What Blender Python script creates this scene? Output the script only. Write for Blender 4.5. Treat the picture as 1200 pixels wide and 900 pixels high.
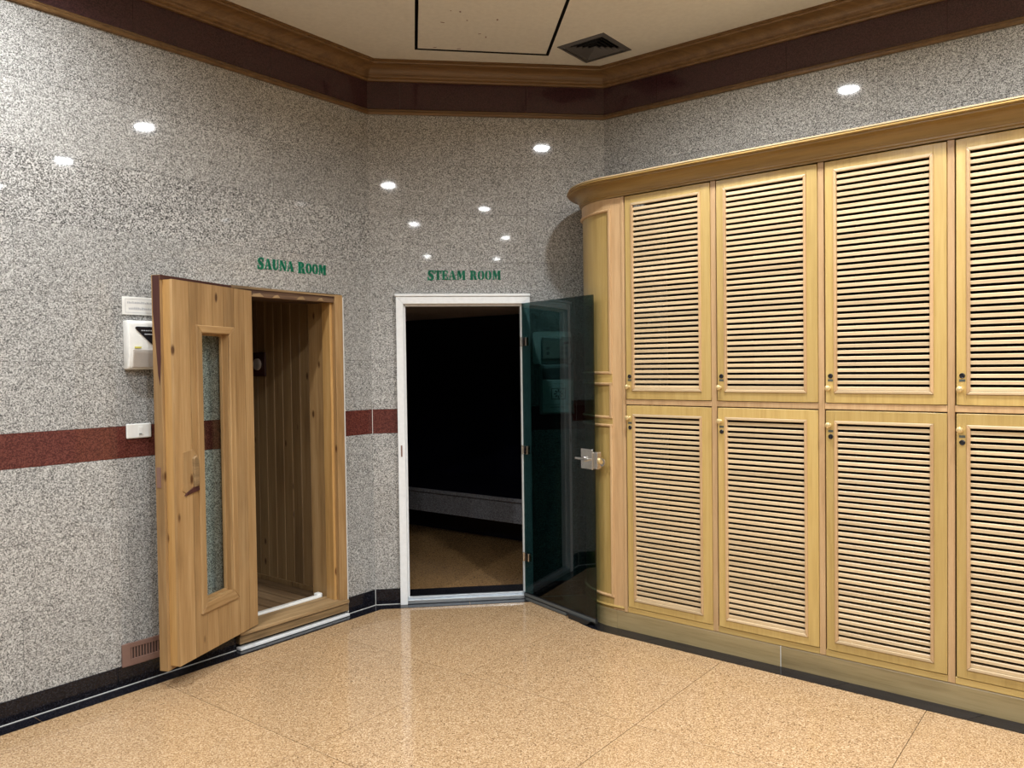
import bpy, bmesh, math, random
from mathutils import Vector, Matrix
random.seed(7)
for o in list(bpy.data.objects):
    bpy.data.objects.remove(o)
SC = bpy.context.scene
COL = SC.collection
PI = math.pi
S2 = math.sqrt(.5)

# ------------------------------------------------------------------ camera
F_PX, PITCH, ROLL, YAW, EYE = 943.42, -0.02158, 0.0133, -0.12534, 1.57
cam_d = bpy.data.cameras.new('camera')
cam = bpy.data.objects.new('camera', cam_d)
COL.objects.link(cam)
SC.camera = cam
cam_d.sensor_width = 36.0
cam_d.lens = F_PX / 1200 * 36.0
cam_d.clip_start = .02
Rc = Matrix.Rotation(YAW, 3, 'Z') @ Matrix.Rotation(PITCH, 3, 'X') @ Matrix.Rotation(ROLL, 3, 'Y')
cr_, cf_, cu_ = Rc @ Vector((1, 0, 0)), Rc @ Vector((0, 1, 0)), Rc @ Vector((0, 0, 1))
Mc = Matrix((cr_, cu_, -cf_)).transposed().to_4x4()
Mc.translation = (0, 0, EYE)
# the whole place is turned so that the lockers run along an axis
WROT = Matrix.Rotation(math.radians(47.5), 4, 'Z')
cam.matrix_world = WROT @ Mc

# ------------------------------------------------------------------ world, exposure
w = bpy.data.worlds.new('world')
SC.world = w
w.use_nodes = True
w.node_tree.nodes['Background'].inputs[0].default_value = (.8, .85, .9, 1)
w.node_tree.nodes['Background'].inputs[1].default_value = 0.05
SC.view_settings.view_transform = 'Standard'
SC.view_settings.look = 'None'
SC.view_settings.gamma = 1
SC.view_settings.use_curve_mapping = False
SC.view_settings.exposure = 0.2
LAMP_W = 34.0
LAMP_COL = (.955, .985, 1.0)
# ceiling downlights; the reflections of the first ones are seen in the polished walls
LAMPS = [(1.21, 3.54), (2.35, 2.47), (-.20, 1.95), (.95, .71), (.08, -.41), (1.48, -1.51), (.32, -3.63),
         (1.60, -3.93), (-1.45, 3.15), (3.45, 1.35), (2.35, -.45), (-1.55, .75)]

# ------------------------------------------------------------------ layout (metres)
XL, XR, DB = -.2532, 1.3306, 5.3807          # left / right end and depth of the short back wall
ZC = 3.55
ROOM = [(XL, DB), (XL - 4.2 * S2, DB - 4.2 * S2), (XL - 4.2 * S2, -5.6), (XR + 6.0 * S2, -5.6),
        (XR + 6.0 * S2, DB - 6.0 * S2), (XR, DB)]        # counter-clockwise seen from above
def frame(x, y, deg, z=0):
    m = Matrix.Rotation(math.radians(deg), 4, 'Z')
    m.translation = (x, y, z)
    return m
M_LEFT = frame(XL, DB, 45)      # local x to the right along the wall, y into the wall
M_BACK = frame(XL, DB, 0)
M_RIGHT = frame(XR, DB, -45)
CAB_DEG, CAB_OFF = -47.5, .585
M_CAB = frame(XR, DB, CAB_DEG) @ Matrix.Translation((0, -CAB_OFF, 0))

# ------------------------------------------------------------------ mesh helpers
class MB:
    def __init__(s):
        s.v = []; s.f = []
    def face(s, pts):
        b = len(s.v); s.v += [tuple(p) for p in pts]; s.f.append(tuple(range(b, b + len(pts)))); return s
    def hexa(s, p):
        b = len(s.v); s.v += [tuple(q) for q in p]
        for q in ((0, 3, 2, 1), (4, 5, 6, 7), (0, 1, 5, 4), (1, 2, 6, 5), (2, 3, 7, 6), (3, 0, 4, 7)):
            s.f.append(tuple(b + i for i in q))
        return s
    def box(s, x0, x1, y0, y1, z0, z1):
        return s.hexa([(x0, y0, z0), (x1, y0, z0), (x1, y1, z0), (x0, y1, z0), (x0, y0, z1), (x1, y0, z1), (x1, y1, z1), (x0, y1, z1)])
    def prism(s, poly, h0, h1, ax='z'):
        """poly: 2-D ccw points; ax z: (x,y) extruded in z; ax y: (x,z) extruded in y; ax x: (y,z) extruded in x"""
        n = len(poly); b = len(s.v)
        put = {'z': lambda p, h: (p[0], p[1], h), 'y': lambda p, h: (p[0], h, p[1]), 'x': lambda p, h: (h, p[0], p[1])}[ax]
        s.v += [put(p, h0) for p in poly] + [put(p, h1) for p in poly]
        fl = ax == 'y'
        def add(q): s.f.append(tuple(reversed(q)) if fl else tuple(q))
        add([b + i for i in reversed(range(n))]); add([b + n + i for i in range(n)])
        for i in range(n):
            j = (i + 1) % n
            add([b + i, b + j, b + n + j, b + n + i])
        return s
    def lathe(s, prof, n=24, ax='z', c=(0, 0, 0)):
        """prof: (r, h) list; closed at r=0 ends"""
        rings = []
        for r, h in prof:
            if r < 1e-6:
                rings.append([len(s.v)]); s.v.append((0, 0, h))
            else:
                rings.append(list(range(len(s.v), len(s.v) + n)))
                s.v += [(r * math.cos(2 * PI * k / n), r * math.sin(2 * PI * k / n), h) for k in range(n)]
        st = rings[0][0]
        for a, b2 in zip(rings, rings[1:]):
            for k in range(n):
                k2 = (k + 1) % n
                if len(a) == 1 and len(b2) > 1: s.f.append((a[0], b2[k2], b2[k]))
                elif len(b2) == 1 and len(a) > 1: s.f.append((a[k], a[k2], b2[0]))
                elif len(a) > 1: s.f.append((a[k], a[k2], b2[k2], b2[k]))
        for i in range(st, len(s.v)):
            x, y, z = s.v[i]
            if ax == 'y': x, y, z = x, z, -y
            elif ax == '-y': x, y, z = x, -z, y
            elif ax == 'x': x, y, z = z, y, -x
            s.v[i] = (x + c[0], y + c[1], z + c[2])
        return s
    def sweep(s, rings, closed_prof=True, closed_path=False, caps=True):
        m = len(rings[0]); b = len(s.v)
        for r in rings: s.v += [tuple(q) for q in r]
        n = len(rings)
        for i in range(n if closed_path else n - 1):
            i2 = (i + 1) % n
            for k in range(m if closed_prof else m - 1):
                k2 = (k + 1) % m
                s.f.append((b + i * m + k, b + i2 * m + k, b + i2 * m + k2, b + i * m + k2))
        if caps and closed_prof and not closed_path:
            s.f.append(tuple(b + k for k in range(m)))
            s.f.append(tuple(b + (n - 1) * m + k for k in reversed(range(m))))
        return s
    def mesh(s, name, bevel=0, seg=2, smooth=False, ang=38):
        me = bpy.data.meshes.new(name)
        me.from_pydata(s.v, [], s.f)
        bm = bmesh.new(); bm.from_mesh(me)
        bmesh.ops.recalc_face_normals(bm, faces=bm.faces)
        if bevel:
            bmesh.ops.remove_doubles(bm, verts=bm.verts, dist=1e-5)
            ed = [e for e in bm.edges if len(e.link_faces) == 2 and e.calc_face_angle(0) > .6]
            bmesh.ops.bevel(bm, geom=ed, offset=bevel, segments=seg, affect='EDGES', profile=.5, clamp_overlap=True)
        if smooth:
            for f in bm.faces: f.smooth = True
        bm.to_mesh(me); bm.free()
        if smooth:
            me.set_sharp_from_angle(angle=math.radians(ang))
        return me
def obj(name, mb, mat, parent=None, M=None, bevel=0, seg=2, smooth=False):
    me = mb if isinstance(mb, bpy.types.Mesh) else mb.mesh(name, bevel, seg, smooth)
    if mat and not me.materials: me.materials.append(mat)
    o = bpy.data.objects.new(name, me)
    COL.objects.link(o)
    if parent: o.parent = parent
    if not parent: o.matrix_local = WROT @ (M if M is not None else Matrix())
    elif M is not None: o.matrix_local = M
    return o
def empty(name, M=None):
    o = bpy.data.objects.new(name, None); COL.objects.link(o); o.empty_display_size = .1
    o.matrix_local = WROT @ (M if M is not None else Matrix())
    return o
def tag(o, label=None, cat=None, group=None, kind=None):
    if label: o['label'] = label
    if cat: o['category'] = cat
    if group: o['group'] = group
    if kind: o['kind'] = kind
    return o
T = lambda x, y, z: Matrix.Translation((x, y, z))

# ------------------------------------------------------------------ materials
def new_mat(name):
    m = bpy.data.materials.new(name); m.use_nodes = True
    nt = m.node_tree; b = nt.nodes['Principled BSDF']
    return m, nt, b
def plain(name, col, rough=.5, metal=0, spec=.5):
    m, nt, b = new_mat(name)
    nz = nt.nodes.new('ShaderNodeTexNoise'); nz.inputs['Scale'].default_value = 35
    tc = nt.nodes.new('ShaderNodeTexCoord'); nt.links.new(tc.outputs['Object'], nz.inputs['Vector'])
    mx = nt.nodes.new('ShaderNodeMix'); mx.data_type = 'RGBA'
    mx.inputs['A'].default_value = (*[c * .9 for c in col], 1); mx.inputs['B'].default_value = (*[min(1, c * 1.1) for c in col], 1)
    nt.links.new(nz.outputs['Fac'], mx.inputs['Factor']); nt.links.new(mx.outputs['Result'], b.inputs['Base Color'])
    b.inputs['Roughness'].default_value = rough; b.inputs['Metallic'].default_value = metal
    b.inputs['Specular IOR Level'].default_value = spec
    return m
def ramp(nt, stops, interp='LINEAR'):
    r = nt.nodes.new('ShaderNodeValToRGB'); r.color_ramp.interpolation = interp
    e = r.color_ramp.elements
    while len(e) < len(stops): e.new(.5)
    for q, (p_, c) in zip(e, stops):
        q.position = p_; q.color = (*c, 1)
    return r
def granite(name, stops, scale, rough, vary=.12, spec=.5, soft=0.5):
    """polished stone: grains from Voronoi cells and noise; each slab gets its own offset and tone"""
    m, nt, b = new_mat(name); N = nt.nodes.new; L = nt.links.new
    tc = N('ShaderNodeTexCoord'); oi = N('ShaderNodeObjectInfo')
    off = N('ShaderNodeVectorMath'); off.operation = 'MULTIPLY_ADD'
    off.inputs[1].default_value = (7, 13, 5)
    L(oi.outputs['Random'], off.inputs[0]); L(tc.outputs['Object'], off.inputs[2])
    vo = N('ShaderNodeTexVoronoi'); vo.inputs['Scale'].default_value = scale; vo.inputs['Randomness'].default_value = 1
    L(off.outputs[0], vo.inputs['Vector'])
    sep = N('ShaderNodeSeparateColor'); L(vo.outputs['Color'], sep.inputs[0])
    nz = N('ShaderNodeTexNoise'); nz.inputs['Scale'].default_value = scale * 1.1; nz.inputs['Detail'].default_value = 2
    L(off.outputs[0], nz.inputs['Vector'])
    mr = N('ShaderNodeMapRange'); mr.inputs['From Min'].default_value = .3; mr.inputs['From Max'].default_value = .7
    L(nz.outputs['Fac'], mr.inputs['Value'])
    mixv = N('ShaderNodeMix'); mixv.inputs['Factor'].default_value = soft
    L(sep.outputs[0], mixv.inputs['A']); L(mr.outputs['Result'], mixv.inputs['B'])
    rp = ramp(nt, stops); L(mixv.outputs['Result'], rp.inputs['Fac'])
    # broad cloudiness + slab tone
    n2 = N('ShaderNodeTexNoise'); n2.inputs['Scale'].default_value = 4; n2.inputs['Detail'].default_value = 3
    L(off.outputs[0], n2.inputs['Vector'])
    ad = N('ShaderNodeMath'); ad.operation = 'ADD'; L(n2.outputs['Fac'], ad.inputs[0]); L(oi.outputs['Random'], ad.inputs[1])
    m2 = N('ShaderNodeMapRange'); m2.inputs['From Max'].default_value = 2
    m2.inputs['To Min'].default_value = 1 - vary; m2.inputs['To Max'].default_value = 1 + vary
    L(ad.outputs[0], m2.inputs['Value'])
    mul = N('ShaderNodeVectorMath'); mul.operation = 'SCALE'
    L(rp.outputs['Color'], mul.inputs[0]); L(m2.outputs['Result'], mul.inputs['Scale'])
    L(mul.outputs[0], b.inputs['Base Color'])
    b.inputs['Roughness'].default_value = rough; b.inputs['Specular IOR Level'].default_value = spec
    return m
def wood(name, c0, c1, c2, axis='z', rough=.35, scale=1.0, knots=False, dirt=0.0, spec=.5, coat=0.0):
    m, nt, b = new_mat(name); N = nt.nodes.new; L = nt.links.new
    tc = N('ShaderNodeTexCoord'); oi = N('ShaderNodeObjectInfo')
    off = N('ShaderNodeVectorMath'); off.operation = 'MULTIPLY_ADD'; off.inputs[1].default_value = (9, 4, 17)
    L(oi.outputs['Random'], off.inputs[0]); L(tc.outputs['Object'], off.inputs[2])
    mp = N('ShaderNodeMapping'); k = {'z': (1, 1, .05), 'x': (.05, 1, 1), 'y': (1, .05, 1)}[axis]
    mp.inputs['Scale'].default_value = k; L(off.outputs[0], mp.inputs['Vector'])
    nz = N('ShaderNodeTexNoise'); nz.inputs['Scale'].default_value = 26 * scale; nz.inputs['Detail'].default_value = 4
    nz.inputs['Distortion'].default_value = .6; L(mp.outputs[0], nz.inputs['Vector'])
    n2 = N('ShaderNodeTexNoise'); n2.inputs['Scale'].default_value = 140 * scale; n2.inputs['Detail'].default_value = 2
    L(mp.outputs[0], n2.inputs['Vector'])
    mx = N('ShaderNodeMix'); mx.inputs['Factor'].default_value = .35
    L(nz.outputs['Fac'], mx.inputs['A']); L(n2.outputs['Fac'], mx.inputs['B'])
    rp = ramp(nt, [(.3, c0), (.5, c1), (.72, c2)]); L(mx.outputs['Result'], rp.inputs['Fac'])
    col = rp.outputs['Color']
    if knots:
        mk = N('ShaderNodeMapping'); mk.inputs['Scale'].default_value = {'z': (1, 1, .45), 'x': (.45, 1, 1), 'y': (1, .45, 1)}[axis]
        L(off.outputs[0], mk.inputs['Vector'])
        vo = N('ShaderNodeTexVoronoi'); vo.inputs['Scale'].default_value = 9; L(mk.outputs[0], vo.inputs['Vector'])
        r2 = ramp(nt, [(.06, (1, 1, 1)), (.13, (0, 0, 0))]); L(vo.outputs['Distance'], r2.inputs['Fac'])
        m3 = N('ShaderNodeMix'); m3.data_type = 'RGBA'; m3.inputs['B'].default_value = (c0[0] * .35, c0[1] * .25, c0[2] * .2, 1)
        L(r2.outputs['Color'], m3.inputs['Factor']); L(col, m3.inputs['A']); col = m3.outputs['Result']
    if dirt:
        n4 = N('ShaderNodeTexNoise'); n4.inputs['Scale'].default_value = 5; n4.inputs['Detail'].default_value = 6
        mq = N('ShaderNodeMapping'); mq.inputs['Scale'].default_value = {'z': (1, 1, .3), 'x': (.3, 1, 1), 'y': (1, .3, 1)}[axis]
        L(off.outputs[0], mq.inputs['Vector']); L(mq.outputs[0], n4.inputs['Vector'])
        r4 = ramp(nt, [(.52, (0, 0, 0)), (.72, (dirt, dirt, dirt))]); L(n4.outputs['Fac'], r4.inputs['Fac'])
        m4 = N('ShaderNodeMix'); m4.data_type = 'RGBA'; m4.inputs['B'].default_value = (c0[0] * .3, c0[1] * .26, c0[2] * .25, 1)
        L(r4.outputs['Color'], m4.inputs['Factor']); L(col, m4.inputs['A']); col = m4.outputs['Result']
    tone = N('ShaderNodeMapRange'); tone.inputs['To Min'].default_value = .88; tone.inputs['To Max'].default_value = 1.1
    L(oi.outputs['Random'], tone.inputs['Value'])
    mul = N('ShaderNodeVectorMath'); mul.operation = 'SCALE'; L(col, mul.inputs[0]); L(tone.outputs['Result'], mul.inputs['Scale'])
    L(mul.outputs[0], b.inputs['Base Color'])
    bp = N('ShaderNodeBump'); bp.inputs['Strength'].default_value = .08; bp.inputs['Distance'].default_value = .004
    L(mx.outputs['Result'], bp.inputs['Height']); L(bp.outputs[0], b.inputs['Normal'])
    b.inputs['Roughness'].default_value = rough; b.inputs['Specular IOR Level'].default_value = spec
    if coat: b.inputs['Coat Weight'].default_value = coat; b.inputs['Coat Roughness'].default_value = .2
    return m
MAT = {}
MAT['granite'] = granite('grey_granite', [(.2, (.07, .07, .07)), (.36, (.2, .198, .19)), (.52, (.31, .307, .295)), (.68, (.43, .427, .41)), (.82, (.56, .555, .54))], 210, .04)
MAT['granite_coarse'] = granite('coarse_grey_granite', [(.22, (.045, .045, .045)), (.4, (.185, .183, .175)), (.54, (.325, .322, .31)), (.68, (.475, .47, .455)), (.82, (.6, .595, .58))], 180, .04)
MAT['floor'] = granite('tan_granite', [(.14, (.1, .055, .03)), (.28, (.305, .185, .092)), (.5, (.4, .258, .136)), (.68, (.5, .343, .195)), (.82, (.62, .465, .3))], 200, .1, .07)
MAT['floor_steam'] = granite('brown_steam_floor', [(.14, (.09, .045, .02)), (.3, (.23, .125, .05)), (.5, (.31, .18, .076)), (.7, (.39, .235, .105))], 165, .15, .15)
MAT['maroon'] = granite('maroon_granite', [(.25, (.055, .017, .014)), (.5, (.095, .026, .02)), (.75, (.14, .045, .034))], 190, .06, .1)
MAT['frieze'] = granite('dark_maroon_granite', [(.25, (.028, .012, .015)), (.5, (.048, .019, .023)), (.75, (.068, .028, .032))], 190, .1, .1)
MAT['black'] = granite('black_granite', [(.3, (.004, .004, .006)), (.6, (.009, .009, .013)), (.8, (.022, .022, .028))], 190, .12, .1, .35)
MAT['grout'] = plain('white_grout', (.62, .62, .6), .7)
MAT['joint'] = plain('dark_joint', (.07, .068, .065), .9)
MAT['ceil'] = plain('cream_ceiling_paint', (.62, .59, .53), .75)
MAT['crown'] = wood('brown_crown_wood', (.09, .045, .016), (.145, .078, .029), (.2, .115, .048), 'x', .4)
MAT['locker'] = wood('yellow_ash_veneer', (.40, .265, .085), (.475, .325, .11), (.53, .38, .145), 'z', .32, coat=.2)
MAT['locker_h'] = wood('yellow_ash_veneer_horizontal', (.40, .265, .085), (.475, .325, .11), (.53, .38, .145), 'x', .32, coat=.2)
MAT['post'] = wood('pinkish_ash_wood', (.4, .245, .115), (.49, .315, .16), (.55, .375, .2), 'z', .35)
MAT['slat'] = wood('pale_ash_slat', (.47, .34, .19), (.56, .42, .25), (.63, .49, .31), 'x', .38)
MAT['cornice'] = wood('brown_locker_cornice', (.22, .13, .036), (.3, .185, .056), (.37, .24, .085), 'x', .35)
MAT['plinth'] = wood('worn_locker_plinth', (.22, .16, .07), (.31, .235, .115), (.38, .29, .15), 'x', .45, dirt=.35)
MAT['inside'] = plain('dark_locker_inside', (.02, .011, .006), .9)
MAT['pine'] = wood('honey_pine', (.24, .135, .05), (.35, .21, .088), (.45, .295, .14), 'z', .45, .8, knots=True, dirt=.3)
MAT['pine_h'] = wood('honey_pine_horizontal', (.24, .135, .05), (.35, .21, .088), (.45, .295, .14), 'x', .45, .8, knots=True)
MAT['pine_edge'] = wood('orange_pine_edge', (.34, .185, .06), (.46, .265, .092), (.55, .35, .14), 'z', .45, .8, knots=True)
MAT['pine_old'] = wood('weathered_pine', (.13, .08, .035), (.28, .18, .085), (.42, .29, .155), 'x', .5, .8, dirt=1.0)
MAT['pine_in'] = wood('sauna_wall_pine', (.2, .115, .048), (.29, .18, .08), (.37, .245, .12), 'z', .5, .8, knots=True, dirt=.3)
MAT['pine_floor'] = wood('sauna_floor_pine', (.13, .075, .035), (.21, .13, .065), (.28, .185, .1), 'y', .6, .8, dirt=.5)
MAT['lip'] = wood('dark_red_door_lip', (.03, .008, .007), (.05, .014, .011), (.07, .022, .016), 'z', .5)
MAT['header'] = wood('scorched_header_wood', (.025, .01, .007), (.06, .026, .014), (.2, .12, .06), 'x', .6, .5, dirt=.8)
MAT['white'] = plain('white_plastic', (.78, .78, .75), .3)
MAT['alu'] = plain('white_coated_aluminium', (.74, .76, .77), .35)
MAT['silver'] = plain('brushed_aluminium', (.5, .54, .58), .3, .8)
MAT['chrome'] = plain('satin_chrome', (.72, .71, .68), .22, 1)
MAT['brass'] = plain('pale_brass', (.74, .57, .29), .3, .6)
MAT['greyp'] = plain('taupe_plastic', (.42, .38, .34), .4)
MAT['blackp'] = plain('black_plastic', (.012, .012, .016), .25)
MAT['rubber'] = plain('black_rubber', (.012, .012, .013), .6)
MAT['ventbrown'] = plain('brown_grille_plastic', (.2, .115, .09), .5)
MAT['ventdark'] = plain('grey_air_grille', (.085, .08, .082), .5)
MAT['void'] = plain('dark_void', (.006, .006, .007), .9)
MAT['green'] = plain('green_vinyl', (.0, .2, .105), .5)
MAT['yellow'] = plain('yellow_sticker', (.6, .55, .08), .5)
MAT['ink'] = plain('grey_ink', (.45, .46, .48), .7)
MAT['inkdark'] = plain('dark_ink', (.06, .07, .06), .7)
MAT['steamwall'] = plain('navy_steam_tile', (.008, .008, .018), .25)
MAT['steamceil'] = plain('brown_steam_ceiling', (.55, .45, .4), .6)
MAT['bench'] = granite('bench_granite', [(.25, (.1, .1, .11)), (.5, (.19, .19, .205)), (.8, (.29, .29, .31))], 170, .2)
MAT['panelgrey'] = plain('grey_control_box', (.33, .35, .34), .4)
MAT['darkgrey'] = plain('dark_grey_plastic', (.1, .11, .11), .45)
def glass_mat(name, col, f0):
    m, nt, b = new_mat(name)
    nt.nodes.remove(b); N = nt.nodes.new; L = nt.links.new
    tr = N('ShaderNodeBsdfTransparent'); tr.inputs[0].default_value = (*col, 1)
    gl = N('ShaderNodeBsdfGlossy'); gl.inputs['Roughness'].default_value = .02
    lw = N('ShaderNodeLayerWeight'); lw.inputs['Blend'].default_value = .5
    pw = N('ShaderNodeMath'); pw.operation = 'POWER'; pw.inputs[1].default_value = 5; L(lw.outputs['Facing'], pw.inputs[0])
    fr = N('ShaderNodeMath'); fr.operation = 'MULTIPLY_ADD'; fr.inputs[1].default_value = .96; fr.inputs[2].default_value = f0; L(pw.outputs[0], fr.inputs[0])
    mx = N('ShaderNodeMixShader'); L(fr.outputs[0], mx.inputs[0]); L(tr.outputs[0], mx.inputs[1]); L(gl.outputs[0], mx.inputs[2])
    L(mx.outputs[0], nt.nodes['Material Output'].inputs[0])
    return m
MAT['tint'] = glass_mat('dark_green_tinted_glass', (.24, .36, .36), .05)
MAT['clear'] = glass_mat('clear_glass', (.9, .94, .92), .04)
def emis(name, col, s):
    m, nt, b = new_mat(name)
    b.inputs['Base Color'].default_value = (.8, .8, .8, 1)
    b.inputs['Emission Color'].default_value = (*col, 1); b.inputs['Emission Strength'].default_value = s
    return m
MAT['lamp'] = emis('lit_lamp_disc', LAMP_COL, 130)

# ================================================================== the setting
# ---- floor: 0.98 m slabs laid at 45 degrees
def clip(poly, a, b):
    """keep the part of poly left of a->b"""
    out = []; nx, ny = -(b[1] - a[1]), b[0] - a[0]
    d = lambda p: (p[0] - a[0]) * nx + (p[1] - a[1]) * ny
    for i in range(len(poly)):
        p, q = poly[i], poly[(i + 1) % len(poly)]; dp, dq = d(p), d(q)
        if dp >= 0: out.append(p)
        if (dp >= 0) != (dq >= 0):
            t = dp / (dp - dq); out.append((p[0] + t * (q[0] - p[0]), p[1] + t * (q[1] - p[1])))
    return out
mb = MB(); mb.prism(ROOM, -.08, -.02)
floor = tag(obj('floor', mb, MAT['joint']), 'polished tan granite slab floor with dark flecks', 'floor', kind='structure')
G = .983
U0, V0 = -1.05 * S2, 2.95 * S2              # joints: (x-y)/sqrt2 = U0 + k G, (x+y)/sqrt2 = V0 + k G
gp = .0015
for i in range(-8, 9):
    for j in range(-12, 9):
        u0, u1, v0, v1 = U0 + i * G + gp, U0 + (i + 1) * G - gp, V0 + j * G + gp, V0 + (j + 1) * G - gp
        quad = [((u + v) * S2, (v - u) * S2) for u, v in ((u0, v0), (u1, v0), (u1, v1), (u0, v1))]
        for a, b in zip(ROOM, ROOM[1:] + ROOM[:1]):
            quad = clip(quad, a, b)
            if len(quad) < 3: break
        if len(quad) < 3: continue
        ar = abs(sum(p[0] * q[1] - q[0] * p[1] for p, q in zip(quad, quad[1:] + quad[:1]))) / 2
        if ar < .002: continue
        obj('floor_slab', MB().prism(quad, -.02, 0), MAT['floor'], floor)
# black granite border laid along the walls
def strip(name, pts):
    return obj(name, MB().prism(pts, -.004, .0022), MAT['black'], floor)
def loc2(M, x, y):
    q = M @ Vector((x, y, 0)); return (q.x, q.y)
tan = math.tan(PI / 8); BW = .10
cuts = [0, -.30, -.42, -.55, -.72, -.90, -1.5, -2.1, -2.7, -3.3, -3.9]
for a, b in zip(cuts, cuts[1:]):
    a1 = a - .0015 if a else 0
    strip('border_tile', [loc2(M_LEFT, b + .0015, -BW), loc2(M_LEFT, a1 - (BW * tan if a == 0 else 0), -BW), loc2(M_LEFT, a1, 0), loc2(M_LEFT, b + .0015, 0)])
for a, b in ((0, .62), (.623, 1.25)):
    strip('border_tile', [loc2(M_BACK, a + (BW * tan if a == 0 else 0), -BW), loc2(M_BACK, b, -BW), loc2(M_BACK, b, 0), loc2(M_BACK, a, 0)])
# border in front of the lockers; its joints run on from the floor joints
def cab_arc(off, n=14, R=.4, s0=.43):
    """plan points (local to M_CAB) of the rounded end, from the wall round to the front"""
    pts = [(s0 - R - off, .35)]
    for k in range(n + 1):
        a = PI / 2 * k / n
        pts.append((s0 - (R + off) * math.cos(a), R - (R + off) * math.sin(a)))
    return pts
inner, outer = cab_arc(-.03)[1:], cab_arc(.105)[1:]
strip('border_tile', [loc2(M_CAB, *q) for q in inner[5:]] + [loc2(M_CAB, .75, .03), loc2(M_CAB, .68, -.105)] + [loc2(M_CAB, *q) for q in reversed(outer[5:])])
cj = [.75, 1.31, 1.80, 2.38, 2.95, 3.5, 4.1]
for a, b in zip(cj, cj[1:]):
    strip('border_tile', [loc2(M_CAB, a + .003 - .07, -.105), loc2(M_CAB, b - .07, -.105), loc2(M_CAB, b, .03), loc2(M_CAB, a + .003, .03)])

# ---- slab walls
def slab_wall(name, M, x0, x1, rows, openings, label, depth=.02, thick=.06):
    """rows: (z0, z1, material, [joint x positions]); openings: (x0, x1, z0, z1) cut out"""
    def rects(a, b, c, d):
        out = [(a, b, c, d)]
        for ox0, ox1, oz0, oz1 in openings:
            nxt = []
            for (a_, b_, c_, d_) in out:
                if b_ <= ox0 or a_ >= ox1 or d_ <= oz0 or c_ >= oz1: nxt.append((a_, b_, c_, d_)); continue
                if a_ < ox0: nxt.append((a_, ox0, c_, d_))
                if b_ > ox1: nxt.append((ox1, b_, c_, d_))
                m0, m1 = max(a_, ox0), min(b_, ox1)
                if c_ < oz0: nxt.append((m0, m1, c_, oz0))
                if d_ > oz1: nxt.append((m0, m1, oz1, d_))
            out = nxt
        return out
    bk = MB()
    for q in rects(x0, x1, 0, ZC): bk.box(q[0], q[1], depth, depth + thick, q[2], q[3])
    wl = tag(obj(name, bk, MAT['joint'], None, M), label, 'wall', kind='structure')
    g = .0007
    for z0, z1, mat, js, pn in rows:
        xs = [x0] + [j for j in sorted(js) if x0 < j < x1] + [x1]
        for a, b in zip(xs, xs[1:]):
            rs = rects(a + (g if a > x0 else 0), b - (g if b < x1 else 0), z0 + g, z1 - g)
            if not rs: continue
            m_ = MB()
            for q in rs: m_.box(q[0], q[1], 0, depth, q[2], q[3])
            obj(pn, m_, mat, wl)
    return wl
RZ = [3.236, 2.904, 2.584, 2.266, 1.945, 1.622, 1.30]
LZ = [1.14, .795, .45, .105]
def run(start, step, n): return [start + step * k for k in range(n)]
def rows_for(js, coarse=()):
    r = []
    for k in range(6): r.append((RZ[k + 1], RZ[k], MAT['granite_coarse'] if k in coarse else MAT['granite'], js[k % len(js)], 'granite_slab'))
    r.append((1.14, 1.30, MAT['maroon'], js[0], 'band_tile'))
    for k in range(3): r.append((LZ[k + 1], LZ[k], MAT['granite'], js[(k + 1) % len(js)], 'granite_slab'))
    r.append((3.236, 3.452, MAT['frieze'], js[1], 'frieze_tile'))
    return r
LJ = [run(-4.9, .815, 6), run(-4.0, .815, 5), [-.81, -1.641, -2.46, -3.27], [-.50, -1.312, -2.13, -2.94, -3.76], run(-3.9, .83, 5), run(-3.5, .83, 5)]
wall_left = slab_wall('wall_left', M_LEFT, -4.2, 0, rows_for(LJ, (2,)), [(-1.045, -.258, 0, 2.04)], 'speckled grey granite wall with maroon band around the wooden sauna door')
BJ = [[.70, 1.366], [.212, 1.052], [.318, 1.048], [.80, 1.42], [.2, 1.1], [.5, 1.2]]
wall_back = slab_wall('wall_back', M_BACK, 0, XR - XL, rows_for(BJ), [(.175, 1.045, 0, 2.045)], 'short speckled grey granite wall around the steam room doorway')
RJ = [run(.9, .84, 7), run(.4, .84, 7), run(.6, .84, 7)]
wall_right = slab_wall('wall_right', M_RIGHT, 0, 6.0, rows_for(RJ), [], 'speckled grey granite wall rising behind the lockers')
def far_wall(name, a, b, label):
    d = Vector((b[0] - a[0], b[1] - a[1], 0)); ln = d.length
    m_ = MB().box(0, ln, 0, .08, 0, ZC)          # local +y points out of the room
    M = Matrix.Translation((a[0], a[1], 0)) @ Matrix.Rotation(math.atan2(d.y, d.x), 4, 'Z')
    return tag(obj(name, m_, MAT['granite'], None, M), label, 'wall', kind='structure')
R_ = ROOM
far_wall('wall_side', R_[2], R_[1], 'plain grey granite side wall running back from the sauna wall')
far_wall('wall_rear', R_[3], R_[2], 'plain grey granite rear wall of the changing room')
far_wall('wall_far_side', R_[4], R_[3], 'plain grey granite wall beyond the row of lockers')

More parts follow.
